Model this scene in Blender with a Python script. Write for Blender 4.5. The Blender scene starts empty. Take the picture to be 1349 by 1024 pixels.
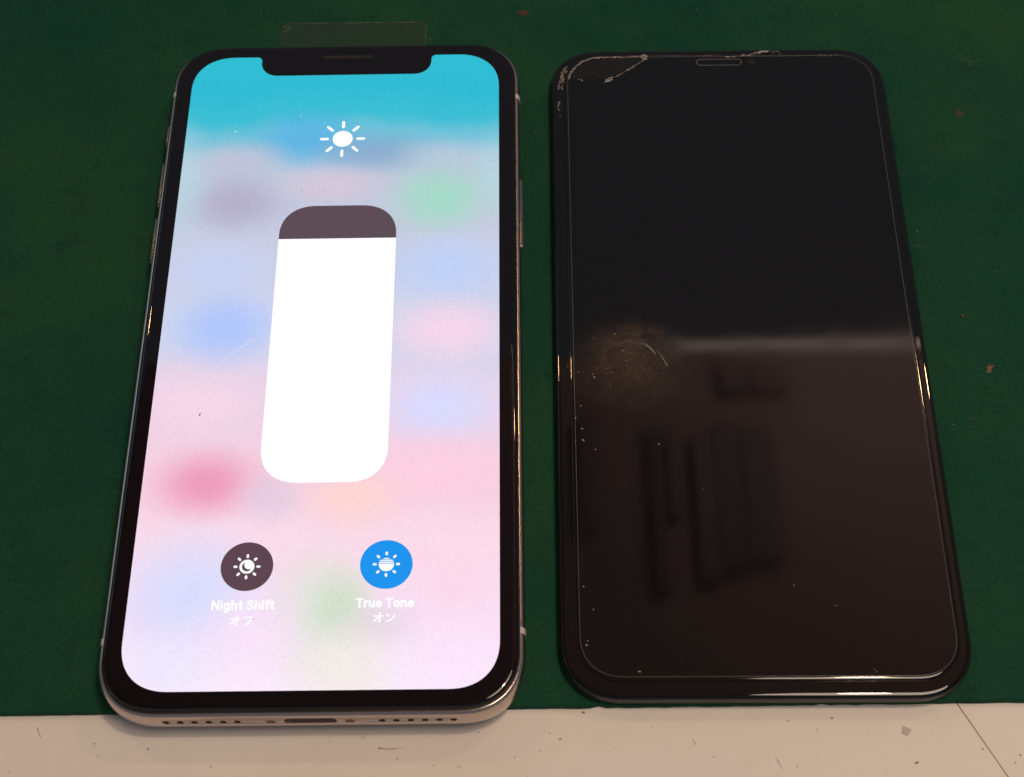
import bpy, bmesh, math, random
from mathutils import Matrix, Vector
random.seed(7)
S = bpy.context.scene
COL = S.collection
MM = 0.001

# ------------------------------------------------------------------ camera
cam_d = bpy.data.cameras.new("camera")
cam = bpy.data.objects.new("camera", cam_d); COL.objects.link(cam)
rx = (0.9998581736762665, -0.005815244301480203, -0.015805551761171332)
dn = (-0.012894356810254864, -0.8680425456275667, -0.4963223494291427)
fw = (-0.010833655671600342, 0.49645576027892785, -0.8679944181794381)
cp = (36.46992, -149.89206, 241.7497 + 7.7)
cam.matrix_world = Matrix(((rx[0], -dn[0], -fw[0], cp[0]*MM), (rx[1], -dn[1], -fw[1], cp[1]*MM),
                           (rx[2], -dn[2], -fw[2], cp[2]*MM), (0, 0, 0, 1)))
cam_d.sensor_fit = 'HORIZONTAL'; cam_d.sensor_width = 36.0
cam_d.lens = 36.0*2039.382/1349.0
cam_d.clip_start = 0.01; cam_d.clip_end = 50.0
cam_d.dof.use_dof = True; cam_d.dof.focus_distance = 0.282; cam_d.dof.aperture_fstop = 40.0
S.camera = cam

# ------------------------------------------------------------------ world, exposure, lamps
wd = bpy.data.worlds.new("World"); S.world = wd; wd.use_nodes = True
bg = wd.node_tree.nodes['Background']
bg.inputs[0].default_value = (0.84, 0.87, 1.0, 1); bg.inputs[1].default_value = 0.165
S.view_settings.view_transform = 'Standard'; S.view_settings.look = 'None'
S.view_settings.exposure = 0.0; S.view_settings.gamma = 1.0; S.view_settings.use_curve_mapping = False
S.render.engine = 'CYCLES'
S.cycles.use_denoising = True
S.cycles.max_bounces = 8
S.cycles.sample_clamp_indirect = 4.0

def lamp(name, loc, power, radius, col):
    l = bpy.data.lights.new(name, 'POINT'); l.energy = power; l.shadow_soft_size = radius; l.color = col
    o = bpy.data.objects.new(name, l); o.location = loc; COL.objects.link(o); return o
WARM = (1.0, 0.78, 0.58)
AMBER = (1.0, 0.55, 0.24)
lamp('room_lamp_rear', (-0.56, 0.68, 0.98), 2.8, 0.014, AMBER)
lamp('room_lamp_side', (0.70, 0.615, 0.98), 4.0, 0.016, AMBER)
lamp('room_lamp_front', (0.305, 0.03, 1.02), 6.8, 0.022, (1.0, 0.70, 0.46))
cl = bpy.data.lights.new('ceiling_light', 'AREA'); cl.energy = 7.0; cl.color = (1.0, 0.80, 0.64); cl.shape = 'ELLIPSE'; cl.size = 0.42; cl.size_y = 0.75
clo = bpy.data.objects.new('ceiling_light', cl); clo.location = (0.47, -0.10, 1.40); COL.objects.link(clo)
cf = bpy.data.lights.new('cool_fill', 'AREA'); cf.energy = 0.6; cf.color = (0.55, 0.78, 1.0); cf.shape = 'RECTANGLE'; cf.size = 0.6; cf.size_y = 0.5  # added cool fill, no known window; tints mat and left rims
cfo = bpy.data.objects.new('cool_fill', cf); cfo.location = (-1.25, 0.75, 0.75); COL.objects.link(cfo)
cfo.rotation_euler = (Vector((0, 0, 0))-cfo.location).to_track_quat('-Z', 'Y').to_euler()
up = bpy.data.lights.new('ceiling_fill_spot', 'SPOT'); up.energy = 31.0; up.shadow_soft_size = 0.05; up.color = (1.0, 0.80, 0.70)  # added spot without a known source, brightens the mirrored ceiling
up.spot_size = math.radians(120); up.spot_blend = 0.9
upo = bpy.data.objects.new('ceiling_fill_spot', up); upo.location = (0.52, 0.97, 0.95); upo.rotation_euler = (math.pi, 0, 0); COL.objects.link(upo)

# ------------------------------------------------------------------ helpers
def tag(o, label=None, cat=None, group=None, kind=None):
    if label: o['label'] = label
    if cat: o['category'] = cat
    if group: o['group'] = group
    if kind: o['kind'] = kind
    return o

def empty(name, x=0, y=0, z=0, rz=0):
    o = bpy.data.objects.new(name, None); o.empty_display_size = 0.02
    o.location = (x*MM, y*MM, z*MM); o.rotation_euler = (0, 0, rz); COL.objects.link(o); return o

def link(name, bm, mat, parent=None, sharp=38, smooth=True):
    bm.normal_update()
    if smooth:
        for f in bm.faces: f.smooth = len(f.verts) < 20
        for e in bm.edges:
            if len(e.link_faces) == 2 and e.calc_face_angle(0) > math.radians(sharp): e.smooth = False
    bmesh.ops.scale(bm, vec=(MM, MM, MM), verts=bm.verts)
    me = bpy.data.meshes.new(name); bm.to_mesh(me); bm.free()
    for m in (mat if isinstance(mat, (list, tuple)) else [mat]): me.materials.append(m)
    o = bpy.data.objects.new(name, me); COL.objects.link(o)
    if parent: o.parent = parent
    return o

def rrect(hw, hh, R, e=2.35, n=14, cx=0, cy=0):
    pts = []
    for q in range(4):
        sx = (1, -1, -1, 1)[q]; sy = (1, 1, -1, -1)[q]
        for i in range(n+1):
            t = math.pi/2*i/n
            if q % 2: t = math.pi/2 - t
            c = abs(math.cos(t))**(2/e); s = abs(math.sin(t))**(2/e)
            pts.append((cx + sx*(hw-R+R*c), cy + sy*(hh-R+R*s)))
    return pts

def loft(bm, rings, cap_top=True, cap_bot=True):
    """rings: list of (points, z) from the bottom up, equal counts; returns top cap"""
    vs = [[bm.verts.new((x, y, z)) for x, y in pts] for pts, z in rings]
    n = len(vs[0])
    for a, b in zip(vs, vs[1:]):
        for i in range(n):
            j = (i+1) % n
            bm.faces.new((a[i], a[j], b[j], b[i]))
    if cap_bot: bm.faces.new(list(reversed(vs[0])))
    if cap_top: return bm.faces.new(vs[-1])

def slab(name, hw, hh, R, prof, mat, parent, cx=0, cy=0, e=2.35, n=14, capsharp=True, cap=True):
    bm = bmesh.new()
    loft(bm, [(rrect(hw-i, hh-i, max(R-i, .3), e, n, cx, cy), z) for i, z in prof], cap, True)
    return link(name, bm, mat, parent)

def prism(bm, pts, z0, z1):
    loft(bm, [(pts, z0), (pts, z1)])

def bar_pts(x0, y0, x1, y1, w, n=6):
    a = math.atan2(y1-y0, x1-x0); r = w/2; pts = []
    for i in range(n+1):
        t = a - math.pi/2 + math.pi*i/n; pts.append((x1+r*math.cos(t), y1+r*math.sin(t)))
    for i in range(n+1):
        t = a + math.pi/2 + math.pi*i/n; pts.append((x0+r*math.cos(t), y0+r*math.sin(t)))
    return pts

def disc(cx, cy, r, n=48):
    return [(cx+r*math.cos(2*math.pi*i/n), cy+r*math.sin(2*math.pi*i/n)) for i in range(n)]

# ------------------------------------------------------------------ materials
def srgb(c):
    out = []
    for v in c:
        v /= 255.0
        out.append(v/12.92 if v <= .04045 else ((v+.055)/1.055)**2.4)
    return (*out, 1.0)

class NT:
    def __init__(s, name):
        s.m = bpy.data.materials.new(name); s.m.use_nodes = True
        s.t = s.m.node_tree; s.b = s.t.nodes['Principled BSDF']
    def n(s, ty, **kw):
        nd = s.t.nodes.new(ty)
        for k, v in kw.items(): setattr(nd, k, v)
        return nd
    def l(s, a, b): s.t.links.new(a, b)
    def set(s, **kw):
        for k, v in kw.items(): s.b.inputs[k.replace('_', ' ')].default_value = v
    def obj(s):
        return s.n('ShaderNodeTexCoord').outputs['Object']
    def noise(s, vec, scale, detail=4, rough=.6, dist=0):
        nd = s.n('ShaderNodeTexNoise'); s.l(vec, nd.inputs['Vector'])
        nd.inputs['Scale'].default_value = scale; nd.inputs['Detail'].default_value = detail
        nd.inputs['Roughness'].default_value = rough; nd.inputs['Distortion'].default_value = dist
        return nd.outputs['Fac']
    def rng(s, val, a, b, c=0., d=1., smooth=False):
        nd = s.n('ShaderNodeMapRange'); nd.interpolation_type = 'SMOOTHSTEP' if smooth else 'LINEAR'
        s.l(val, nd.inputs['Value'])
        for i, v in enumerate((a, b, c, d)): nd.inputs[i+1].default_value = v
        return nd.outputs['Result']
    def mix(s, fac, a, b):
        nd = s.n('ShaderNodeMix', data_type='RGBA')
        for sock, v in ((nd.inputs[0], fac), (nd.inputs[6], a), (nd.inputs[7], b)):
            if isinstance(v, bpy.types.NodeSocket): s.l(v, sock)
            else: sock.default_value = v
        return nd.outputs[2]
    def math(s, op, a, b):
        nd = s.n('ShaderNodeMath', operation=op)
        for sock, v in ((nd.inputs[0], a), (nd.inputs[1], b)):
            if isinstance(v, bpy.types.NodeSocket): s.l(v, sock)
            else: sock.default_value = v
        return nd.outputs[0]
    def bump(s, h, strength, dist):
        nd = s.n('ShaderNodeBump'); s.l(h, nd.inputs['Height'])
        nd.inputs['Strength'].default_value = strength; nd.inputs['Distance'].default_value = dist
        s.l(nd.outputs['Normal'], s.b.inputs['Normal'])

def plain(name, col, rough=.5, metal=0., spec=.5):
    k = NT(name); k.set(Base_Color=(*col, 1), Roughness=rough, Metallic=metal)
    k.b.inputs['Specular IOR Level'].default_value = spec
    # faint uneven wear in the gloss
    r = k.rng(k.noise(k.obj(), 900, 3), .3, .7, max(rough-.04, .02), rough+.05)
    k.l(r, k.b.inputs['Roughness'])
    return k.m

def mat_green():
    k = NT('green_rubber'); v = k.obj()
    a = k.rng(k.noise(v, 17, 6, .68), .34, .68)
    c = k.mix(a, (.0062, .055, .0385, 1), (.0165, .076, .0325, 1))
    b = k.rng(k.noise(v, 160, 4, .7, .4), .54, .76)
    c = k.mix(k.math('MULTIPLY', b, .55), c, (.0075, .036, .024, 1))
    d = k.rng(k.noise(v, 75, 5, .75, 1.2), .62, .80)
    c = k.mix(k.math('MULTIPLY', d, .4), c, (.040, .082, .044, 1))
    f = k.rng(k.noise(v, 1500, 3, .7), .25, .75, .74, 1.26)
    mul = k.n('ShaderNodeMix', data_type='RGBA', blend_type='MULTIPLY'); mul.inputs[0].default_value = 1
    k.l(c, mul.inputs[6])
    comb = k.n('ShaderNodeCombineColor')
    for i in range(3): k.l(f, comb.inputs[i])
    k.l(comb.outputs[0], mul.inputs[7])
    k.l(mul.outputs[2], k.b.inputs['Base Color'])
    k.set(Roughness=.7); k.b.inputs['Specular IOR Level'].default_value = .06
    k.bump(k.noise(v, 1500, 4, .6), .25, .00012)
    return k.m

def mat_table():
    k = NT('white_paint'); v = k.obj()
    a = k.rng(k.noise(v, 22, 4, .6), .3, .7)
    c = k.mix(a, (.78, .75, .70, 1), (.83, .805, .76, 1))
    d = k.rng(k.noise(v, 130, 5, .7, .6), .60, .78)
    c = k.mix(k.math('MULTIPLY', d, .22), c, (.52, .47, .42, 1))
    e = k.rng(k.noise(v, 420, 2, .5), .715, .76)
    c = k.mix(k.math('MULTIPLY', e, .35), c, (.30, .22, .17, 1))
    k.l(c, k.b.inputs['Base Color']); k.set(Roughness=.5)
    k.bump(k.noise(v, 260, 4, .6), .12, .0003)
    return k.m

def mat_glass(name, base, smudge=0.0):
    k = NT(name); v = k.obj()
    k.set(Base_Color=(*base, 1), Roughness=.03, IOR=1.5)
    r = k.rng(k.noise(v, 55, 5, .65), .35, .75, .006, .018)
    k.l(r, k.b.inputs['Roughness'])
    return k

def mat_display():
    k = NT('lit_display'); v = k.obj()
    sep = k.n('ShaderNodeSeparateXYZ'); k.l(v, sep.inputs[0])
    wob = k.math('ADD', sep.outputs[1], k.math('MULTIPLY', k.math('SUBTRACT', k.noise(v, 40, 2), .5), .012))
    t = k.rng(wob, -.0676, .0676)
    rp = k.n('ShaderNodeValToRGB'); k.l(t, rp.inputs[0])
    rp.color_ramp.interpolation = 'EASE'
    stops = [(-67, (250, 234, 251)), (-55, (245, 222, 243)), (-42, (249, 218, 233)), (-30, (244, 207, 224)), (-12, (233, 210, 229)),
             (0, (206, 212, 236)), (16, (201, 206, 230)), (30, (194, 199, 219)), (38.5, (186, 198, 218)), (46, (110, 192, 215)), (52, (50, 188, 210)), (59, (36, 185, 208)), (67, (36, 187, 209))]
    el = rp.color_ramp.elements
    while len(el) < len(stops): el.new(.5)
    for e_, (y, c) in zip(el, stops):
        e_.position = (y+67.6)/135.2
    for e_, (y, c) in zip(el, stops): e_.color = srgb(c)
    c = rp.outputs[0]
    blobs = [(-7, 46, 10, 6.5, (88, 178, 226), .9), (7, 42.5, 11, 4.8, (132, 165, 202), .75), (-20.5, 41, 9, 4.5, (190, 192, 214), .8),
             (21, 41, 9, 4.5, (184, 200, 218), .75), (-20, 30.5, 9.5, 6.5, (177, 170, 198), .85), (19.8, 31, 9.5, 7.5, (162, 217, 197), .95),
             (-1.5, 34.5, 11, 4, (213, 197, 215), .85), (-32, 35, 6, 13, (178, 214, 222), .7), (31.5, 37, 5, 9, (178, 216, 222), .7),
             (21, 15, 10, 7, (187, 207, 248), .85), (-22, 15, 9, 6, (195, 208, 242), .75), (-19.5, 2, 9.5, 7.5, (172, 196, 251), .95),
             (22, 1, 11, 6.5, (245, 212, 232), .95), (20.6, -15, 10.5, 7, (216, 217, 253), 1), (-23, -14, 10, 5, (246, 214, 230), .8),
             (-20, -30, 9, 6.5, (236, 152, 184), .95), (-8.5, -33, 6, 5, (222, 202, 222), .7), (20, -28, 14, 6.5, (252, 206, 224), .9),
             (5.5, -33, 8, 5.5, (253, 213, 209), .9), (-21, -50.5, 12, 11, (214, 220, 253), .95), (1, -54, 8, 11, (222, 228, 216), .85),
             (4.6, -53.5, 5.5, 7, (204, 223, 199), .85), (11, -56.5, 7, 4, (226, 214, 222), .7), (24, -50, 8, 12, (251, 215, 232), .7),
             (-10, -58.5, 9, 8, (249, 226, 248), .7), (6, -64, 9, 7, (241, 235, 228), .85), (24, -62, 10, 8, (251, 229, 251), .8), (-24, -64, 9, 7, (236, 230, 252), .8)]
    for x, y, ax, ay, col, st in blobs:
        mp = k.n('ShaderNodeVectorMath', operation='SUBTRACT'); k.l(v, mp.inputs[0]); mp.inputs[1].default_value = (x*MM, y*MM, 0)
        sc = k.n('ShaderNodeVectorMath', operation='MULTIPLY'); k.l(mp.outputs[0], sc.inputs[0]); sc.inputs[1].default_value = (1/(ax*MM), 1/(ay*MM), 0)
        ln = k.n('ShaderNodeVectorMath', operation='LENGTH'); k.l(sc.outputs[0], ln.inputs[0])
        f = k.rng(ln.outputs['Value'], 1.5, .1, 0, st, True)
        c = k.mix(f, c, srgb(col))
    # fine moire grain of the lit pixels
    g = k.rng(k.noise(v, 1900, 5, .85), .3, .7, .94, 1.075)
    k.set(Base_Color=(.01, .01, .012, 1), Roughness=.06)
    k.l(c, k.b.inputs['Emission Color']); k.l(g, k.b.inputs['Emission Strength'])
    return k.m

def emit(name, col, st=1.0):
    k = NT(name); k.set(Base_Color=(.01, .01, .01, 1), Roughness=.06)
    k.b.inputs['Emission Color'].default_value = srgb(col)
    g = k.rng(k.noise(k.obj(), 1500, 3, .7), .3, .7, st*.98, st*1.02); k.l(g, k.b.inputs['Emission Strength'])
    return k.m

M_mat, M_table = mat_green(), mat_table()
M_steel = plain('satin_steel', (.60, .50, .45), .22, 1.0)
M_button = plain('button_steel', (.42, .38, .35), .22, 1.0)
M_gasket = plain('black_plastic', (.012, .011, .011), .45)
M_band = plain('antenna_plastic', (.62, .60, .56), .45)
M_glass = mat_glass('black_front_glass', (.0045, .0035, .0055)).m
M_glass2 = mat_glass('dark_panel_glass', (.005, .005, .006)).m
M_tray = plain('panel_tray_plastic', (.010, .009, .009), .35)
M_plate = plain('grey_back_plate', (.16, .155, .15), .42, .5)
M_dark = plain('port_black', (.004, .0035, .0035), .5)
M_grille = plain('grille_mesh', (.026, .024, .030), .45)
M_hole = plain('hole_brown', (.035, .024, .02), .6)
M_port = plain('port_brown', (.20, .15, .13), .5)
M_screw = plain('screw_steel', (.36, .27, .23), .4, 1.0)
M_frost = plain('chipped_glass', (.34, .30, .28), .45)
M_edge = plain('ground_glass_edge', (.10, .092, .094), .14)
M_cut = plain('ground_cutout', (.13, .125, .12), .4)
M_disp = mat_display()
M_white = emit('ui_white', (255, 255, 255), 1.04)
M_caption = emit('ui_caption_white', (254, 253, 254), 1.0)
M_track = emit('ui_track', (88, 71, 81))
M_night = emit('ui_night', (90, 66, 78))
M_blue = emit('ui_blue', (10, 147, 239))
M_dust = plain('pale_dust', (.28, .245, .215), .8)
M_grit = plain('dark_grit', (.10, .065, .05), .8)
M_rust = plain('rust_flake', (.075, .032, .024), .8)
M_tan = plain('tan_flake', (.15, .095, .058), .7)
M_grey = plain('grey_flake', (.56, .50, .455), .7)

# ------------------------------------------------------------------ tabletop, two boards with an open seam
TZ = -1.2
table = empty('tabletop', 40, 0, TZ); tag(table, kind='structure')
def board(name, pts):
    bm = bmesh.new(); prism(bm, [(x-40, y) for x, y in pts], -.13, 0)
    bmesh.ops.bevel(bm, geom=[e for e in bm.edges if all(abs(v.co.z) < 1e-6 for v in e.verts)], offset=.05, segments=1, affect='EDGES')
    return link(name, bm, M_table, table)
sx0, sy0, sx1, sy1 = 107.0, -68.0, 113.45, -80.4
dx = (sx1-sx0)/(sy1-sy0)
ylo, yhi = -420, 620
fx = lambda y: sx0 + dx*(y-sy0)
board('board', [(-520, ylo), (fx(ylo)-.12, ylo), (fx(-90)-.12, -90), (fx(-76)-.10, -76), (fx(-70)-.14, -70), (fx(yhi)-.12, yhi), (-520, yhi)])
board('board', [(fx(ylo)+.12, ylo), (620, ylo), (620, yhi), (fx(yhi)+.12, yhi)])
bm = bmesh.new(); prism(bm, [(-520-40, ylo), (580, ylo), (580, yhi), (-560, yhi)], -18, -.15)
link('backing_board', bm, plain('seam_brown', (.55, .30, .14), .8), table)

# ------------------------------------------------------------------ green mat
def mat_edge_y(x): return -68.43 + (x+52)/170*0.45
bm = bmesh.new()
front = []
x = -320.0
while x <= 430:
    w = .035 if x < 35 else .08
    jit = random.uniform(-w, w) + (.35 if random.random() < .02 and x > 30 else 0)
    front.append((x, mat_edge_y(x)+jit*.9)); x += random.uniform(1.1, 2.2)
outl = front + [(430, 420), (-320, 420)]
inner = [(a, b+.22+random.uniform(0, .12)) for a, b in front] + [(429.5, 419.5), (-319.5, 419.5)]
loft(bm, [(outl, TZ+.004), (outl, -.22), (inner, 0)])
mat = link('work_mat', bm, M_mat, None, 30)
tag(mat, 'dark green rubber work mat with a worn front edge under both devices', 'work mat')

# ------------------------------------------------------------------ lit smartphone
PH = empty('smartphone', 0, 0, 0)
tag(PH, 'smartphone with silver rim and lit pastel screen showing a white brightness slider', 'smartphone')
HW, HH, RB = 35.45, 71.75, 11.2
frame_prof = [(3.2, 0.02), (2.0, .10), (1.1, .42), (.5, 1.1), (.16, 2.0), (.02, 3.0), (0, 4.2), (.03, 5.0), (.14, 5.75), (.34, 6.3), (.62, 6.62), (.98, 6.74)]
frame = slab('frame', HW, HH, RB, frame_prof, M_steel, PH, n=16)
HZ = 4.75
def cutter(fn):
    bm = bmesh.new(); fn(bm); bmesh.ops.recalc_face_normals(bm, faces=bm.faces)
    bmesh.ops.scale(bm, vec=(MM,)*3, verts=bm.verts)
    me = bpy.data.meshes.new('cut'); bm.to_mesh(me); bm.free()
    return bpy.data.objects.new('cut', me)
def ycyl(bm, cx, cz, r, y0, y1, n=20):
    a = [bm.verts.new((cx+r*math.cos(2*math.pi*i/n), y0, cz+r*math.sin(2*math.pi*i/n))) for i in range(n)]
    b = [bm.verts.new((cx+r*math.cos(2*math.pi*i/n), y1, cz+r*math.sin(2*math.pi*i/n))) for i in range(n)]
    for i in range(n):
        j = (i+1) % n; bm.faces.new((a[i], a[j], b[j], b[i]))
    bm.faces.new(list(reversed(a))); bm.faces.new(b)
def yslot(bm, hw, cz, r, y0, y1, n=8, cx=0):
    pts = [(cx+x_, cz+y_) for x_, y_ in bar_pts(-hw+r, 0, hw-r, 0, 2*r, n)]
    a = [bm.verts.new((x_, y0, z_)) for x_, z_ in pts]; b = [bm.verts.new((x_, y1, z_)) for x_, z_ in pts]
    m = len(pts)
    for i in range(m):
        j = (i+1) % m; bm.faces.new((a[i], a[j], b[j], b[i]))
    bm.faces.new(list(reversed(a))); bm.faces.new(b)
holes_x = [-23.25+2.33*i for i in range(6)] + [11.95+2.33*i for i in range(6)]
screws_x = [-6.15, 6.75]; PX = .30
def cuts(bm):
    for hx in holes_x: ycyl(bm, hx, HZ, .56, -73.5, -70.9)
    for hx in screws_x: ycyl(bm, hx, HZ, .80, -73.5, -71.35)
    yslot(bm, 4.3, HZ+.10, .92, -73.5, -66.0, cx=PX)
co = cutter(cuts); COL.objects.link(co)
md = frame.modifiers.new('b', 'BOOLEAN'); md.operation = 'DIFFERENCE'; md.object = co; md.solver = 'EXACT'
bpy.context.view_layer.update()
dg = bpy.context.evaluated_depsgraph_get()
nm = bpy.data.meshes.new_from_object(frame.evaluated_get(dg))
frame.modifiers.clear(); old = frame.data; frame.data = nm; nm.name = 'frame'
bpy.data.objects.remove(co); bpy.data.meshes.remove(old)

def ydisc_mesh(r, d, n=20):
    bm = bmesh.new(); ycyl(bm, 0, 0, r, 0, d, n); bmesh.ops.recalc_face_normals(bm, faces=bm.faces); return bm
h0 = link('speaker_hole', ydisc_mesh(.54, .2), M_hole, PH)
h0.location = (holes_x[0]*MM, -71.42*MM, HZ*MM)
for hx in holes_x[1:]:
    h = h0.copy(); h.parent = PH; h.location = (hx*MM, -71.42*MM, HZ*MM); COL.objects.link(h)
# screws with a five-point recess
def screw_bm():
    bm = bmesh.new(); ycyl(bm, 0, 0, .74, 0, .3, 20)
    bmesh.ops.recalc_face_normals(bm, faces=bm.faces); return bm
s0 = link('screw', screw_bm(), M_screw, PH); s0.location = (screws_x[0]*MM, -71.62*MM, HZ*MM)
bm = bmesh.new()
star = [((.42 if i % 2 == 0 else .18)*math.cos(math.pi*i/5+.3), (.42 if i % 2 == 0 else .18)*math.sin(math.pi*i/5+.3)) for i in range(10)]
a = [bm.verts.new((x_, -.03, z_)) for x_, z_ in star]; b = [bm.verts.new((x_, .02, z_)) for x_, z_ in star]
for i in range(10): bm.faces.new((a[i], a[(i+1) % 10], b[(i+1) % 10], b[i]))
bm.faces.new(list(reversed(a))); bm.faces.new(b); bmesh.ops.recalc_face_normals(bm, faces=bm.faces)
st = link('star_recess', bm, M_dark, s0)
s1 = s0.copy(); s1.location.x = screws_x[1]*MM; COL.objects.link(s1); s1.parent = PH
st1 = st.copy(); st1.parent = s1; COL.objects.link(st1)
# charging port lining and tongue
bm = bmesh.new(); yslot(bm, 4.25, HZ+.10, .88, -71.2, -70.9, cx=PX); bmesh.ops.recalc_face_normals(bm, faces=bm.faces)
port = link('charging_port', bm, M_port, PH)

# gasket, front glass
slab('gasket', 34.55, 70.85, RB-.9, [(0, 6.0), (0, 6.80), (.1, 6.86)], M_gasket, PH, n=16)
glass_prof = [(.15, 6.80), (.02, 6.95), (0, 7.08), (.04, 7.28), (.13, 7.44), (.28, 7.57), (.5, 7.655), (.78, 7.692), (1.1, 7.70)]
slab('front_glass', 34.32, 70.55, RB-1.1, glass_prof, M_glass, PH, n=18)

# side buttons: rounded bars standing out of the frame
def side_button(name, side, y0, y1, z, proud=.32, w=1.45):
    bm = bmesh.new(); xx = side*(HW-.2); xo = side*(HW+proud)
    pts = bar_pts(y0+w/2, z, y1-w/2, z, w, 7)
    ins = bar_pts(y0+w/2, z, y1-w/2, z, w-.28, 7)
    rings = [[bm.verts.new((xx, p[0], p[1])) for p in pts], [bm.verts.new((xo-side*.12, p[0], p[1])) for p in pts], [bm.verts.new((xo, p[0], p[1])) for p in ins]]
    m = len(pts)
    for r0, r1 in zip(rings, rings[1:]):
        for i in range(m): bm.faces.new((r0[i], r0[(i+1) % m], r1[(i+1) % m], r1[i]))
    bm.faces.new(rings[-1]); bm.faces.new(list(reversed(rings[0])))
    bmesh.ops.recalc_face_normals(bm, faces=bm.faces)
    return link(name, bm, M_button, PH)
side_button('mute_switch', -1, 46.6, 51.9, 4.9, .25)
side_button('volume_button', -1, 31.6, 42.2, 4.9)
side_button('volume_button', -1, 18.4, 29.0, 4.9)
side_button('power_button', 1, 20.6, 37.3, 4.9)
# antenna bands on the straight sides
def band(side, y0):
    bm = bmesh.new(); rows = []
    for i, z in frame_prof[2:]:
        xx = side*(HW-i+.022)
        rows.append((bm.verts.new((xx, y0-.55, z)), bm.verts.new((xx, y0+.55, z))))
    inn = [(bm.verts.new((side*(HW-1.6), y0-.55, z)), bm.verts.new((side*(HW-1.6), y0+.55, z))) for i, z in (frame_prof[2], frame_prof[-1])]
    for (a, b), (c, d) in zip(rows, rows[1:]): bm.faces.new((a, b, d, c))
    bm.faces.new([r[0] for r in rows]+[inn[1][0], inn[0][0]]); bm.faces.new([r[1] for r in rows]+[inn[1][1], inn[0][1]])
    bm.faces.new((rows[0][0], rows[0][1], inn[0][1], inn[0][0])); bm.faces.new((rows[-1][0], rows[-1][1], inn[1][1], inn[1][0]))
    bm.faces.new((inn[0][0], inn[0][1], inn[1][1], inn[1][0]))
    bmesh.ops.recalc_face_normals(bm, faces=bm.faces)
    return link('antenna_band', bm, M_band, PH)
for sd, y0 in ((1, 57.2), (1, -57.2), (-1, 59.0), (-1, -58.4)): band(sd, y0)

# earpiece grille in the notch
bm = bmesh.new(); prism(bm, bar_pts(-4.6, 67.35, 4.9, 67.3, .95), 7.66, 7.712)
gr = link('earpiece', bm, M_dark, PH)
bm = bmesh.new()
for i in range(12):
    xx = -4.2+i*.78; prism(bm, [(xx-.16, 67.08), (xx+.16, 67.08), (xx+.16, 67.56), (xx-.16, 67.56)], 7.70, 7.724)
link('grille', bm, M_grille, gr)

# display with the notch
DW, DH, DR = 31.19, 67.55, 8.6
def arc(cx, cy, r, a0, a1, n=8):
    return [(cx+r*math.cos(math.radians(a0+(a1-a0)*i/n)), cy+r*math.sin(math.radians(a0+(a1-a0)*i/n))) for i in range(n+1)]
base = rrect(DW, DH, DR, 2.3, 18)
n1 = 19
q0, q1, rest = base[:n1], base[n1:2*n1], base[2*n1:]
NW, ND = 17.4, 5.0
notch = arc(NW+1.0, DH-1.0, 1.0, 90, 180) + arc(NW-3.4, DH-ND+3.4, 3.4, 0, -90) + arc(-NW+3.4, DH-ND+3.4, 3.4, -90, -180) + arc(-NW-1.0, DH-1.0, 1.0, 0, 90)
dpts = q0 + notch + q1 + rest
bm = bmesh.new(); prism(bm, dpts, 7.69, 7.72)
disp = link('display', bm, M_disp, PH, smooth=False)
def ui(name, polys, mat, z):
    bm = bmesh.new()
    for p in polys: prism(bm, p, 7.71, z)
    return link(name, bm, mat, disp, smooth=False)
def rays(cx, cy, r0, r1, w, rot=0):
    return [bar_pts(cx+math.cos(a)*(r0+w/2), cy+math.sin(a)*(r0+w/2), cx+math.cos(a)*(r1-w/2), cy+math.sin(a)*(r1-w/2), w)
            for a in [rot+math.pi/4*i for i in range(8)]]
ui('sun_icon', [disc(.15, 45.98, 1.98)] + rays(.15, 45.98, 2.72, 4.5, .58), M_white, 7.745)
SX, S0, S1, SW, SR = .30, -30.0, 29.6, 11.22, 6.9
sl = rrect(SW, (S1-S0)/2, SR, 2.25, 14, SX, (S0+S1)/2)
ui('slider_track', [sl], M_track, 7.735)
FT = 21.85
def clip_top(p, yt):
    keep = [q for q in p if q[1] <= yt]
    i = max(range(len(keep)), key=lambda t: (keep[t][1] > 0 and keep[t][0] < SX, keep[t][1]))
    return keep
low = [q for q in rrect(SW, (S1-S0)/2, SR, 2.25, 14, SX, (S0+S1)/2) if q[1] < 0]
ui('slider_fill', [[(SX+SW, FT), (SX-SW, FT)] + low], M_white, 7.745)
ui('night_button', [disc(-11.62, -45.68, 4.46)], M_night, 7.735)
ui('tone_button', [disc(12.0, -45.58, 4.46)], M_blue, 7.735)
# moon inside a ring of rays
cx, cy = -11.62, -45.72
def ringpoly(cx, cy, r, mx, my, mr, n=40):
    """disc with a crescent moon cut out of it, as separate pieces"""
    return disc(cx, cy, r)
ui('moon_icon', [disc(cx, cy, 1.28)] + rays(cx, cy, 1.58, 2.3, .42), M_caption, 7.745)
# the crescent shows in the button colour on the disc
mo = []
for i in range(25):
    a = math.radians(118+205*i/24); mo.append((cx+.02+.86*math.cos(a), cy+.86*math.sin(a)))
ic = (cx+.34, cy+.32); rr_ = .80
e0 = math.atan2(mo[-1][1]-ic[1], mo[-1][0]-ic[0]); e1 = math.atan2(mo[0][1]-ic[1], mo[0][0]-ic[0])
e0 %= 2*math.pi; e1 %= 2*math.pi
for i in range(1, 16):
    a = e0+(e1-e0)*i/16; mo.append((ic[0]+rr_*math.cos(a), ic[1]+rr_*math.sin(a)))
bm = bmesh.new(); prism(bm, mo, 7.74, 7.755); link('crescent', bm, M_night, disp, smooth=False)
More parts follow.
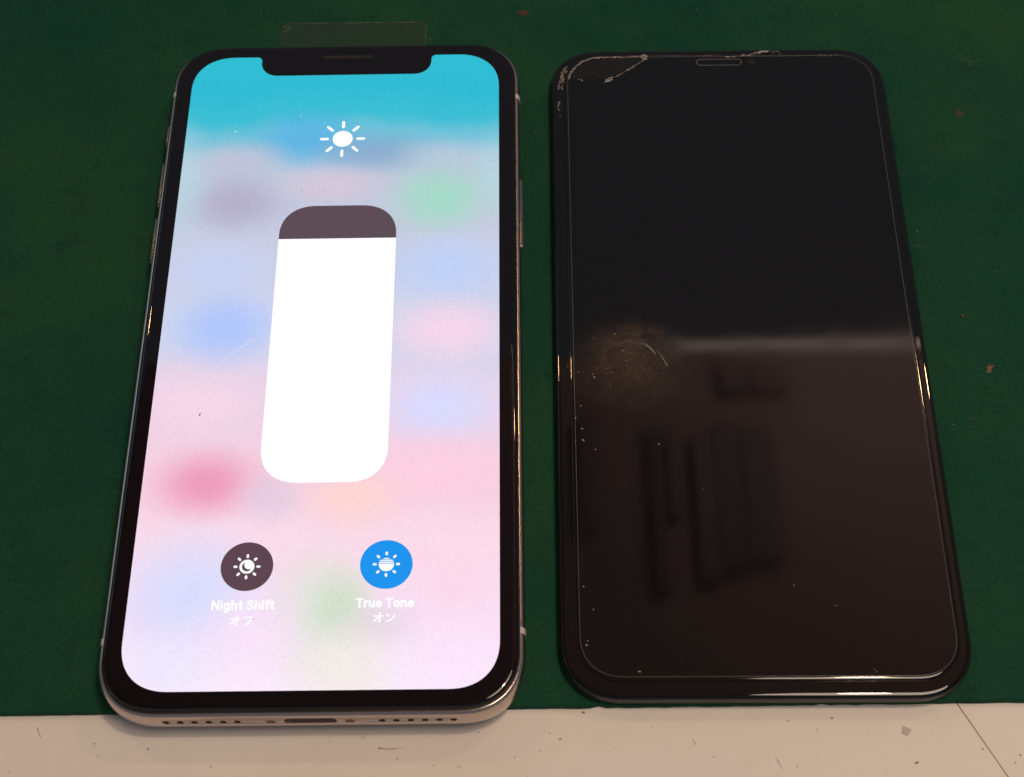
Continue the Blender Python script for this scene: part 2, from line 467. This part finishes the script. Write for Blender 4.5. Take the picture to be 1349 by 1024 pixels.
# striped sun
cx, cy = 12.0, -45.55
strips = []
for y0, y1 in ((-1.3, .10), (.22, .46), (.60, .80), (.94, 1.12)):
    R = 1.3; up = []
    for t in range(13):
        yy = y0+(y1-y0)*t/12; up.append((math.sqrt(max(R*R-yy*yy, .0001)), yy))
    sc = .62 if y0 > .9 else 1
    strips.append([(cx+a*sc, cy+b) for a, b in up] + [(cx-a*sc, cy+b) for a, b in reversed(up)])
ui('striped_sun_icon', strips + rays(cx, cy, 1.62, 2.32, .42), M_caption, 7.745)
# captions
GLY = {
 'N': (.80, [[(.1, 0), (.1, 1)], [(.1, .98), (.68, .02)], [(.68, 0), (.68, 1)]]),
 'i': (.22, [[(.1, 0), (.1, .70)], [(.1, .95), (.1, .97)]]),
 'g': (.68, ['o', [(.56, .70), (.56, -.08), (.49, -.23), (.32, -.28), (.13, -.21)]]),
 'h': (.64, [[(.1, 0), (.1, 1.02)], [(.1, .42), (.18, .60), (.32, .66), (.47, .60), (.53, .44), (.53, 0)]]),
 't': (.42, [[(.2, .92), (.2, .17), (.26, .05), (.38, .03)], [(.03, .68), (.38, .68)]]),
 'S': (.70, [[(.60, .78), (.50, .93), (.34, .98), (.17, .93), (.1, .77), (.17, .61), (.35, .53), (.54, .43), (.61, .25), (.53, .08), (.35, .01), (.16, .06), (.07, .22)]]),
 'f': (.42, [[(.40, 1.0), (.28, .99), (.21, .89), (.21, 0)], [(.04, .68), (.39, .68)]]),
 'T': (.72, [[(.04, .94), (.68, .94)], [(.36, .94), (.36, 0)]]),
 'r': (.40, [[(.1, 0), (.1, .70)], [(.1, .42), (.18, .58), (.36, .66)]]),
 'u': (.64, [[(.1, .70), (.1, .27), (.16, .10), (.30, .04), (.45, .11), (.53, .28)], [(.53, .70), (.53, 0)]]),
 'e': (.66, [[(.12, .36), (.56, .36), (.54, .53), (.46, .63), (.33, .67), (.19, .61), (.1, .46), (.1, .26), (.18, .10), (.33, .03), (.54, .12)]]),
 'o': (.66, ['o']),
 'n': (.64, [[(.1, 0), (.1, .70)], [(.1, .42), (.18, .60), (.32, .66), (.47, .60), (.53, .44), (.53, 0)]]),
 ' ': (.22, [])}
def caption(body, x0, x1, y0, capy):
    tot = sum(GLY[c][0]+.10 for c in body)-.10; sx = (x1-x0)/tot; sy = capy-y0
    bm = bmesh.new(); x = 0; q = 0
    for c in body:
        adv, st_ = GLY[c]
        for pl in st_:
            if pl == 'o': pl = [(.32+.23*math.cos(t*math.pi/8), .35+.31*math.sin(t*math.pi/8)) for t in range(17)]
            P = [(x0+(x+a)*sx, y0+b*sy) for a, b in pl]
            for a, b in zip(P, P[1:]):
                q += 1; prism(bm, bar_pts(*a, *b, .36, 5), 7.71, 7.742+.0002*q)
        x += adv+.10
    return link('caption', bm, M_caption, disp, smooth=False)
caption('Night Shift', -17.0, -6.5, -53.38, -51.86)
caption('True Tone', 7.2, 16.85, -53.22, -51.72)
def kana(which, cx, cy, h):
    G = {'o': [((-.42, .2), (.45, .2)), ((.14, .5), (.14, -.40)), ((.14, -.40), (.0, -.36)), ((.1, .17), (-.42, -.3))],
         'fu': [((-.38, .36), (.4, .36)), ((.4, .36), (.3, .0)), ((.3, .0), (.1, -.26)), ((.1, -.26), (-.22, -.44))],
         'n': [((-.4, .36), (-.12, .18)), ((-.38, -.36), (-.05, -.26)), ((-.05, -.26), (.25, -.02)), ((.25, -.02), (.42, .26))]}
    return [bar_pts(cx+a[0]*h, cy+a[1]*h, cx+b[0]*h, cy+b[1]*h, .27, 4) for a, b in G[which]]
ui('caption', kana('o', -12.75, -55.45, 1.72)+kana('fu', -10.75, -55.45, 1.72), M_caption, 7.745)
ui('caption', kana('o', 11.02, -55.2, 1.72)+kana('n', 12.98, -55.2, 1.72), M_caption, 7.745)

# ------------------------------------------------------------------ flecks and scratches
def fleck(bm, x, y, z, r, h=.05, n=6, el=1.0, rot=None):
    rot = random.uniform(0, 6.28) if rot is None else rot
    pts = []
    for i in range(n):
        a = 2*math.pi*i/n; rad = r*random.uniform(.55, 1.2)
        px, py = rad*math.cos(a)*el, rad*math.sin(a)
        pts.append((x+px*math.cos(rot)-py*math.sin(rot), y+px*math.sin(rot)+py*math.cos(rot)))
    top = [(x+(a-x)*.7, y+(b-y)*.7) for a, b in pts]
    loft(bm, [(pts, z), (top, z+h)])
bm = bmesh.new()
for x, y, r in ((-22.44, -16.26, .20), (-22.3, -15.9, .12), (-7.3, 33.4, .13), (-9.9, -55.1, .13), (30.1, 40, .12), (33.0, -4.0, .10), (-3.0, 36.0, .08)):
    fleck(bm, x, y, 7.722, r, .04)
tag(link('dust', bm, M_grit, PH), kind='stuff')
bm = bmesh.new()
for x, y, r in ((-21.4, 48.2, .17), (-8.5, 52, .10), (5.6, -61.5, .10), (9.2, -58.4, .12), (-25, 24.6, .12), (-27, -47, .1), (-27.5, 11, .1), (13, 8, .1), (-17, 26, .1)):
    fleck(bm, x, y, 7.722, r, .04, el=1.6)
M_glint = emit('dust_glint', (236, 236, 244))  # speck brightness painted as emission; dust itself gives no light
tag(link('dust_glint', bm, M_glint, PH), kind='stuff')
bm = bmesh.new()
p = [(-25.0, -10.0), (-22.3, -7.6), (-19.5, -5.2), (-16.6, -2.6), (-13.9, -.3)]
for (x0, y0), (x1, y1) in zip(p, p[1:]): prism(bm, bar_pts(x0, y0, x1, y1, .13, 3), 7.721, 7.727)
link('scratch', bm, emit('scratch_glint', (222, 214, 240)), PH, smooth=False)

# ------------------------------------------------------------------ dark display assembly
RZ = -0.0062
PX0, PY0 = 75.9, 2.15
PN = empty('display_panel', PX0, PY0, 0, RZ)
tag(PN, 'switched off black phone display panel with chipped top corner and scratched protector', 'phone display')
cr, sr = math.cos(-RZ), math.sin(-RZ)
def loc(x, y):
    x -= PX0; y -= PY0
    return (x*cr-y*sr, x*sr+y*cr)
slab('back_plate', 34.3, 70.15, 10.5, [(.6, .01), (.1, .12), (0, .3), (.05, .72)], M_plate, PN, n=16)
slab('tray', 34.15, 70.0, 10.3, [(0, .70), (.0, 1.35), (.12, 1.5)], M_tray, PN, n=16)
slab('front_glass', 34.4, 70.3, 10.6, [(.25, 1.46), (.04, 1.58), (0, 1.72), (.03, 2.1), (.12, 2.35), (.27, 2.54), (.46, 2.66), (.7, 2.72), (.95, 2.74)], M_glass2, PN, n=18)

# protector: dark because the panel under it is dark; smear is a greasy film on it
k = mat_glass('screen_protector', (.0055, .0052, .0060)); v = k.obj()
def patch(cx, cy, ax, ay, rot=0):
    mp = k.n('ShaderNodeVectorMath', operation='SUBTRACT'); k.l(v, mp.inputs[0]); mp.inputs[1].default_value = (cx*MM, cy*MM, 0)
    ro = k.n('ShaderNodeVectorRotate', rotation_type='Z_AXIS'); k.l(mp.outputs[0], ro.inputs['Vector']); ro.inputs['Angle'].default_value = -rot
    sc = k.n('ShaderNodeVectorMath', operation='MULTIPLY'); k.l(ro.outputs[0], sc.inputs[0]); sc.inputs[1].default_value = (1/(ax*MM), 1/(ay*MM), 0)
    ln = k.n('ShaderNodeVectorMath', operation='LENGTH'); k.l(sc.outputs[0], ln.inputs[0])
    return k.rng(ln.outputs['Value'], 1.25, .1, 0, 1, True)
lx, ly = loc(55.0, -4.0)
g = k.rng(k.noise(v, 240, 5, .7, 1.0), .36, .72)
sm = k.math('MULTIPLY', patch(lx, ly, 11, 10), k.math('ADD', k.math('MULTIPLY', g, .75), .25))
lx2, ly2 = loc(55, 1.0)
sm2 = k.math('MULTIPLY', patch(lx2, ly2, 7, 3.4, .25), g)
film = k.rng(k.noise(v, 60, 4, .6), .35, .75, 0, .35)
tot = k.math('MINIMUM', k.math('ADD', k.math('MULTIPLY', sm, .62), k.math('MULTIPLY', sm2, .6)), 1.0)
k.l(k.mix(k.math('MULTIPLY', tot, .9), (.0055, .0052, .0060, 1), (.115, .078, .052, 1)), k.b.inputs['Base Color'])
k.l(k.math('ADD', k.math('MULTIPLY', tot, .28), k.rng(k.noise(v, 45, 4), .3, .75, .025, .075)), k.b.inputs['Roughness'])
M_prot = k.m
pcx, pcy = loc(76.35, 2.85)
bm = bmesh.new()
PW, PHH, PR = 32.2, 68.0, 8.2
bm = bmesh.new()
loft(bm, [(rrect(PW-i, PHH-i, PR-i, 2.3, 16, pcx, pcy), z) for i, z in ((.05, 2.75), (0, 2.80), (.02, 2.90), (.08, 2.98), (.18, 3.04), (.32, 3.08), (.5, 3.10))])
M_lip = mat_glass('protector_lip', (.006, .0055, .006)).m
bm.normal_update()
for f in bm.faces: f.material_index = 0 if f.normal.z > .99 else 1
prot = link('screen_protector', bm, [M_prot, M_lip], PN, 50)
bm = bmesh.new()
loft(bm, [(rrect(PW-i, PHH-i, PR-i, 2.3, 16, pcx, pcy), z) for i, z in ((.70, 3.09), (.72, 3.118), (.76, 3.13), (.80, 3.118), (.82, 3.09))], False, False)
link('edge_line', bm, M_edge, prot, 80)

# ear slot outline ground into the protector
def ring(bm, outer, inner, z0, z1):
    o0 = [bm.verts.new((*p_, z0)) for p_ in outer]; o1 = [bm.verts.new((*p_, z1)) for p_ in outer]
    i0 = [bm.verts.new((*p_, z0)) for p_ in inner]; i1 = [bm.verts.new((*p_, z1)) for p_ in inner]
    m = len(outer)
    for i in range(m):
        j = (i+1) % m
        bm.faces.new((o0[i], o0[j], o1[j], o1[i])); bm.faces.new((o1[i], o1[j], i1[j], i1[i])); bm.faces.new((i1[i], i1[j], i0[j], i0[i])); bm.faces.new((i0[i], i0[j], o0[j], o0[i]))
ex, ey = loc(76.86, 68.5)
bm = bmesh.new()
ring(bm, bar_pts(ex-3.85, ey, ex+3.85, ey, 1.75, 8), bar_pts(ex-3.85, ey, ex+3.85, ey, 1.46, 8), 3.09, 3.125)
link('earpiece_cutout', bm, M_cut, prot)
bm = bmesh.new(); prism(bm, bar_pts(ex-3.7, ey, ex+3.7, ey, 1.2, 8), 3.09, 3.11)
link('earpiece_mesh', bm, M_glass2, prot)

# cracks: ridges of crushed glass, wandering in width
def ridge(bm, pts, w, z, h, sub=5, jit=.12):
    P = []
    for (x0, y0), (x1, y1) in zip(pts, pts[1:]):
        for i in range(sub):
            t = i/sub; P.append((x0+(x1-x0)*t+random.uniform(-jit, jit), y0+(y1-y0)*t+random.uniform(-jit, jit)))
    P.append(pts[-1])
    rows = []
    for i, (x, y) in enumerate(P):
        a = P[max(i-1, 0)]; b = P[min(i+1, len(P)-1)]
        d = math.hypot(b[0]-a[0], b[1]-a[1]) or 1; nx, ny = -(b[1]-a[1])/d, (b[0]-a[0])/d
        ww = w*random.uniform(.35, 1.25)*.5; ww *= .35 if i in (0, len(P)-1) else 1
        rows.append((bm.verts.new((x+nx*ww, y+ny*ww, z)), bm.verts.new((x+nx*random.uniform(-.3, .3)*ww, y+ny*ww*.1, z+h*random.uniform(.4, 1.2))), bm.verts.new((x-nx*ww, y-ny*ww, z))))
    for r0, r1 in zip(rows, rows[1:]):
        for i in range(3):
            j = (i+1) % 3; bm.faces.new((r0[i], r0[j], r1[j], r1[i]))
    bm.faces.new(rows[0]); bm.faces.new(rows[-1])
    bmesh.ops.recalc_face_normals(bm, faces=bm.faces)
def crack(name, pts, w, z=3.09, h=.07, mat=None, parent=None, **kw):
    bm = bmesh.new(); ridge(bm, [loc(*q) for q in pts], w, z, h, **kw)
    return link(name, bm, mat or M_frost, parent or prot, smooth=False)
M_crack = plain('crack_line', (.20, .175, .168), .35)
crack('crack', [(45.5, 64.4), (45.87, 66.06), (46.85, 67.48), (48.32, 69.1), (50.57, 70.2)], .55, mat=M_crack)
crack('crack', [(50.3, 70.2), (53.75, 70.35), (58.49, 70.3), (62.0, 70.3)], .45, mat=M_crack)
crack('crack', [(62.1, 70.4), (60.9, 69.2), (59.64, 68.05), (57.69, 66.65), (55.91, 65.45), (55.2, 64.9)], .33, mat=M_crack)
crack('crack', [(60.8, 70.3), (61.6, 69.7), (62.1, 70.5), (61.0, 70.8)], .5, jit=.2)
crack('crack', [(46.02, 65.65), (47.25, 64.81), (48.3, 64.2)], .2, mat=M_crack)
crack('crack', [(48.1, 64.5), (48.45, 63.95)], .4)
M_spark = plain('crack_glint', (.75, .75, .76), .3)  # glints on the broken edge, painted as a pale colour
crack('crack', [(53.1, 64.2), (54.2, 64.65), (54.85, 64.95)], .24, mat=M_spark, h=.1)
crack('crack', [(53.0, 63.75), (53.9, 63.9), (54.6, 64.35)], .28, mat=M_spark, h=.1)
crack('crack', [(62.2, 70.5), (70, 70.42), (78.2, 70.3)], .13, mat=M_crack, jit=.03)
crack('crack', [(78.22, 69.96), (81, 70.1), (82.98, 70.28), (85.44, 71.1), (87.04, 71.3), (89.72, 71.2)], .30, mat=M_crack)
crack('crack', [(85.2, 71.1), (87.5, 71.35)], .45)
crack('crack', [(89.58, 71.3), (89.73, 69.9)], .14, mat=M_crack, jit=.04)
bm = bmesh.new()
for i in range(34):
    (ax, ay), (bx, by) = random.choice([((45.6, 64.8), (46.8, 67.4)), ((46.8, 67.4), (50.4, 70.2)), ((50.4, 70.2), (61.8, 70.4)), ((62, 70.3), (55.2, 65)), ((60.5, 70.6), (62.2, 69.6)), ((44.2, 63.2), (45.2, 68.2)), ((82, 70.2), (89.5, 71.2)), ((52.8, 63.8), (55, 64.9))])
    t = random.random(); lx_, ly_ = loc(ax+(bx-ax)*t+random.gauss(0, .22), ay+(by-ay)*t+random.gauss(0, .22))
    fleck(bm, lx_, ly_, 3.09 if ax > 45 else 2.73, random.uniform(.05, .19), random.uniform(.02, .09), 5, random.uniform(1, 2.2))
tag(link('crushed_glass', bm, M_frost, prot, smooth=False), kind='stuff')
# loose shard of the protector between the two cracks
sh = [loc(*q) for q in ((46.1, 65.3), (46.9, 67.1), (48.5, 68.8), (50.7, 69.95), (54, 70.1), (58.5, 70.05), (61.2, 70.0), (59.4, 68.1), (57.5, 66.8), (55.6, 65.5), (53.2, 64.5), (50.5, 64.15), (48.2, 64.4))]
bm = bmesh.new()
prism(bm, sh, 3.095, 3.13)
mx = sum(p_[0] for p_ in sh)/len(sh); my = sum(p_[1] for p_ in sh)/len(sh)
for vv in bm.verts:
    if vv.co.z > 3.12: vv.co.z += -(vv.co.y-my)*.012 + (vv.co.x-mx)*.002
M_shard = mat_glass('shard_glass', (.012, .0105, .0105)).m
link('glass_shard', bm, M_shard, prot)
# chips along the rim of the glass
chips = [(43.62, 63.86, .55), (44.3, 66.3, .5), (45.2, 68.0, .55), (45.0, 67.0, .45), (43.4, 62.5, .45), (44.8, 67.6, .4), (43.4, 58.3, .5), (43.9, 63.2, .4), (44.5, 65.0, .5), (43.7, 57.2, .3), (43.9, 65.4, .35), (44.0, 62.4, .3)]
M_chipdark = plain('dark_chip_glass', (.10, .085, .08), .2)  # darker chip tone, picked at random per chip
for x, y, r in chips:
    lx_, ly_ = loc(x, y); bm = bmesh.new()
    r *= 1.3
    for q in range(3):
        cx_, cy_ = lx_+random.gauss(0, r*.35), ly_+random.gauss(0, r*.5); a = random.uniform(.7, 1.9)
        pts = [(cx_+r*random.uniform(.3, 1.0)*k_*math.cos(a+da), cy_+r*random.uniform(.3, 1.0)*k_*math.sin(a+da)) for da, k_ in ((0, 1), (1.2, .45), (3.14, .9), (4.6, .4))]
        v4 = [bm.verts.new((*p_, 2.73)) for p_ in pts]; apex = bm.verts.new((cx_+random.gauss(0, .08), cy_+random.gauss(0, .08), 2.73+random.uniform(.03, .16)))
        for t in range(4): bm.faces.new((v4[t], v4[(t+1) % 4], apex))
        bm.faces.new(list(reversed(v4)))
    bmesh.ops.recalc_face_normals(bm, faces=bm.faces)
    link('glass_chip', bm, random.choice([M_frost, M_crack, M_chipdark]), PN, smooth=False)
for pts, w in (([(43.4, 58.8), (43.25, 57.4), (43.3, 56.4)], .3), ([(43.5, 55.4), (43.6, 54.6)], .2), ([(44.3, 64), (44.0, 66), (45.2, 68.4)], .3), ([(43.2, 62), (43.9, 64.6), (45, 66.8)], .3)):
    crack('crack', pts, w, 2.73, .12, M_crack, PN, jit=.2)
cxl, cyl = loc(83.6, 68.45)
bm = bmesh.new(); prism(bm, disc(cxl, cyl, .85, 28), 3.095, 3.112)
link('camera_lens', bm, M_shard, prot)
bm = bmesh.new(); prism(bm, disc(cxl, cyl, .45, 20), 3.10, 3.118); link('lens_pupil', bm, M_dark, prot)
# dent and streaks in the smear
crack('dent', [(59.2, .6), (60.4, -1.4), (61.4, -3.6), (61.9, -5.6)], .8, 3.097, .02, M_dark, jit=.06)
bm = bmesh.new()
for i in range(26):
    x, y = random.gauss(53.5, 3.6), random.gauss(-2.8, 3.2); a = random.gauss(-1.0, .5); L = random.uniform(.5, 1.8)
    ridge(bm, [loc(x, y), loc(x+L*math.cos(a), y+L*math.sin(a))], random.uniform(.06, .16), 3.097, .02, 3, .06)
tag(link('scuff', bm, plain('scuffed_film', (.115, .090, .070), .5), prot, smooth=False), kind='stuff')
for pts, w in (([(58.0, .4), (59.3, -.9), (60.1, -2.2)], .35), ([(60.3, -1.1), (61.3, -2.8), (62.2, -4.8)], .22)):
    crack('scratch', pts, w, 3.098, .03, M_crack, jit=.05)
bm = bmesh.new()
for x, y, r in [(44.9, -15.2, .2), (46.1, -19.87, .28), (46.02, -17.54, .22), (45.66, -5.63, .2), (48.56, -6.8, .25), (48.3, -6.2, .2), (53.95, -1.18, .22), (45.4, -48.13, .2), (46.96, -52.29, .16), (45.6, -58.63, .3), (45.8, -57.9, .2),
                (54.16, -63.36, .22), (81.2, -48.3, .2), (88.04, -52.1, .15), (52.69, 2.49, .18), (51.42, -4.9, .16), (54.57, -3.32, .2), (59.67, -20.83, .2), (66.95, -30.0, .16), (93.39, -63.81, .2), (51.81, -5.72, .15), (93.0, -63.4, .14), (45.9, -12.8, .15), (48.3, -21.8, .2), (50.8, -5.1, .14)]:
    lx_, ly_ = loc(x, y); fleck(bm, lx_, ly_, 3.10, r*.8, .05, 5, random.uniform(1, 2.2))
for i in range(90):
    lx_, ly_ = loc(random.gauss(54.5, 5), random.gauss(-4.5, 4.5)); fleck(bm, lx_, ly_, 3.10, random.uniform(.03, .08), .03, 5)
for i in range(150):
    fleck(bm, random.uniform(-31, 31), random.uniform(-65, 66), 3.10, random.uniform(.025, .06), .02, 5)
tag(link('dust', bm, M_dust, PN, smooth=False), kind='stuff')

# ------------------------------------------------------------------ clear tape behind the lit phone
k = NT('clear_tape')
k.set(Base_Color=(.075, .092, .075, 1), Roughness=.3)
k.l(k.rng(k.noise(k.obj(), 300, 3), .3, .7, .08, .17), k.b.inputs['Alpha'])
M_tape = k.m
bm = bmesh.new()
nx = 24
def tape_pt(i, j):
    x = -15.6+31.05*i/nx; y = 62+(83.85-62)*j/6 - .2*i/nx
    if j == 6: y += random.uniform(-.12, .12)
    z = .04 + (.12 if j == 6 else 0)*random.random()
    if i <= 1 and j == 6: z += .9; y -= .8
    return (x, y, z)
grid = [[bm.verts.new(tape_pt(i, j)) for j in range(7)] for i in range(nx+1)]
for i in range(nx):
    for j in range(6): bm.faces.new((grid[i][j], grid[i+1][j], grid[i+1][j+1], grid[i][j+1]))
r = bmesh.ops.extrude_face_region(bm, geom=bm.faces[:])
for g_ in r['geom']:
    if isinstance(g_, bmesh.types.BMVert): g_.co.z += .05
bmesh.ops.recalc_face_normals(bm, faces=bm.faces)
tape = link('tape_strip', bm, M_tape, None, smooth=False)
tag(tape, 'short strip of clear sticky tape on the green mat above the lit phone', 'tape')
M_tedge = plain('tape_edge', (.14, .16, .13), .4)
def tline(name, pts, w):
    bm = bmesh.new(); ridge(bm, pts, w, .10, .06, 6, .05); return link(name, bm, M_tedge, tape, smooth=False)
tline('cut_edge', [(-15.4, 83.85), (-5, 83.8), (5, 83.75), (15.4, 83.65)], .16)
tline('cut_edge', [(15.4, 83.6), (15.45, 78), (15.45, 72)], .10)
crease = tline('crease', [(-15.3, 83.0), (-13.7, 82.7), (-14.3, 82.0), (-15.3, 81.4)], .24)

# ------------------------------------------------------------------ bits lying about
def bit(name, x, y, z, r, h, mat, label, cat, el=1.3, n=8, rot=None):
    bm = bmesh.new(); fleck(bm, 0, 0, 0, r, h, n, el, rot)
    o = link(name, bm, mat, None, 20); o.location = (x*MM, y*MM, z*MM)
    return tag(o, label, cat)
bit('rust_flake', 36.4, 86.0, .01, .95, .12, M_rust, 'dark reddish brown flake on the mat beyond the gap between both devices', 'flake', 1.5, 15, 0)
bit('crumb', 118.9, 7.3, .0, .32, .3, M_tan, 'tiny orange crumb on the mat right of the dark panel', 'crumb')
bit('tan_flake', 122.2, -4.2, .01, .62, .12, M_tan, 'ragged tan flake on the mat near the right photo edge', 'flake', 1.9, 15, .9)
bit('brown_flake', 125.6, 56.3, .01, 1.1, .03, plain('olive_brown', (.030, .042, .020), .8), 'flat olive brown smear of dirt on the mat at far right', 'flake', 1.1, 17)
bit('grey_flake', 97.84, -72.7, TZ+.01, .9, .10, M_grey, 'pale grey triangular flake on the white table below the dark panel', 'flake', 1.15, 4, .3)
bm = bmesh.new()
for x, y, r in [(112.05, 23.49, .14), (126.99, 17.37, .2), (125.41, 7.51, .14), (73.7, 86.13, .2), (103.15, 83.99, .16), (16.44, 78.86, .18), (128.2, 72, .2), (113.76, -16.06, .2), (37.64, 50.17, .14), (113.0, 27.2, .25), (38.4, 53.2, .16), (117.5, -14.8, .22), (116.7, -20, .14)]:
    fleck(bm, x, y, .0, r, .08, 6, random.uniform(1, 2.6))
for i in range(260):
    fleck(bm, random.uniform(-90, 150), random.uniform(-66, 100), 0, random.uniform(.04, .10), .05, 5)
tag(link('dust', bm, plain('mat_dust', (.11, .11, .085), .85), None, smooth=False), 'scattered pale dust specks on the green mat', 'dust', kind='stuff')
bm = bmesh.new()
for p_ in ([(127.6, 71.6), (130.5, 70.2), (132.5, 70.9)], [(128.9, 72.6), (130.2, 70.6), (129.6, 69)], [(129.2, 70.2), (131.6, 68.7)], [(112.2, 24.0), (113.4, 23.4), (114.1, 23.6)]):
    ridge(bm, p_, .16, 0.0, .04, 4, .1)
for i in range(46):
    x, y = random.uniform(-80, 145), random.uniform(-60, 95); a = random.uniform(0, 6.28); L = random.uniform(.6, 3.2); b_ = random.uniform(-.5, .5)
    ridge(bm, [(x, y), (x+L*math.cos(a), y+L*math.sin(a)), (x+2*L*math.cos(a+b_), y+2*L*math.sin(a+b_))], random.uniform(.05, .10), 0.0, .02, 3, .05)
tag(link('scratch_mark', bm, plain('scuff', (.060, .078, .052), .8), None, smooth=False), 'pale scuff scratches on the mat at far right', 'scratch', kind='stuff')
bm = bmesh.new()
for x, y, r in [(-36.26, -73.28, .22), (-16.49, -77.29, .15), (11.1, -74.54, .22), (14.04, -76.35, .18), (24.84, -70.85, .12), (27.37, -72.03, .22), (33.37, -76.3, .18), (39.18, -72.29, .16), (40.91, -73.33, .2), (37.62, -75.2, .15), (65.96, -76.51, .16),
                (78.68, -70.65, .16), (83.3, -72.12, .17), (86.01, -70.22, .22), (79.45, -78.29, .15), (110.11, -75.71, .24), (116.0, -76.79, .26), (44.83, -68.8, .3), (99, -77.9, .3), (-27.2, -74.27, .2), (115, -78, .2), (20, -77.5, .12), (50, -75, .1), (56, -71.5, .12)]:
    fleck(bm, x, y, TZ, r*.85, .05, 6, random.uniform(1, 1.8))
for p_ in ([(-46.2, -70.3), (-45.9, -71.0), (-45.3, -72.2)], [(62.7, -73.6), (63.2, -74.6)], [(11.2, -74.5), (12.6, -74.7), (15, -74.6)], [(76, -76.6), (77.1, -78.8)]):
    ridge(bm, p_, .16, TZ, .03, 3, .06)
for i in range(70):
    fleck(bm, random.uniform(-60, 130), random.uniform(-82, -69.4), TZ, random.uniform(.03, .09), .03, 5)
tag(link('grit', bm, plain('table_grit', (.34, .25, .21), .8), None, smooth=False), 'fine brown grit specks and scuffs on the white table', 'grit', kind='stuff')

# ------------------------------------------------------------------ ceiling that the glass mirrors
M_ceil = NT('ceiling_paint'); v = M_ceil.obj()
M_ceil.l(M_ceil.mix(M_ceil.rng(M_ceil.noise(v, 3, 3), .3, .7), (.185, .136, .131, 1), (.235, .172, .165, 1)), M_ceil.b.inputs['Base Color'])
M_ceil.set(Roughness=.9)
ce = empty('ceiling', 0, 0, 1500); tag(ce, kind='structure')
def cbox(name, x0, x1, y0, y1, z0, z1, mat):
    bm = bmesh.new(); prism(bm, [(x0, y0), (x1, y0), (x1, y1), (x0, y1)], z0, z1); return link(name, bm, mat, ce, smooth=False)
cbox('ceiling_panel', -1500, 1800, -900, 892, 8, 60, M_ceil.m)
M_trim = plain('trim_paint', (.88, .79, .77), .6)
cbox('trim', 215, 1800, 893, 907, -14, 40, M_trim)
M_trim2 = plain('trim_shade_paint', (.46, .37, .35), .6)  # shaded copy of the trim paint; mirrored band's fade put into colour
cbox('trim', 130, 214, 893, 906, -10, 40, M_trim2)
M_beam = plain('dark_wood', (.095, .071, .070), .7)
M_beam2 = plain('brown_wood', (.135, .099, .095), .7)
for x0, x1, y0, y1, m_ in ((268, 300, 590, 785, M_beam), (303, 345, 600, 782, M_beam), (243, 266, 575, 775, M_beam2), (188, 203, 560, 785, M_beam), (210, 222, 660, 780, M_beam2), (285, 318, 835, 885, M_beam2), (326, 372, 835, 885, M_beam2), (100, 118, 640, 800, M_beam2)):
    cbox('dark_slat', x0, x1, y0, y1, -12, 7, m_)
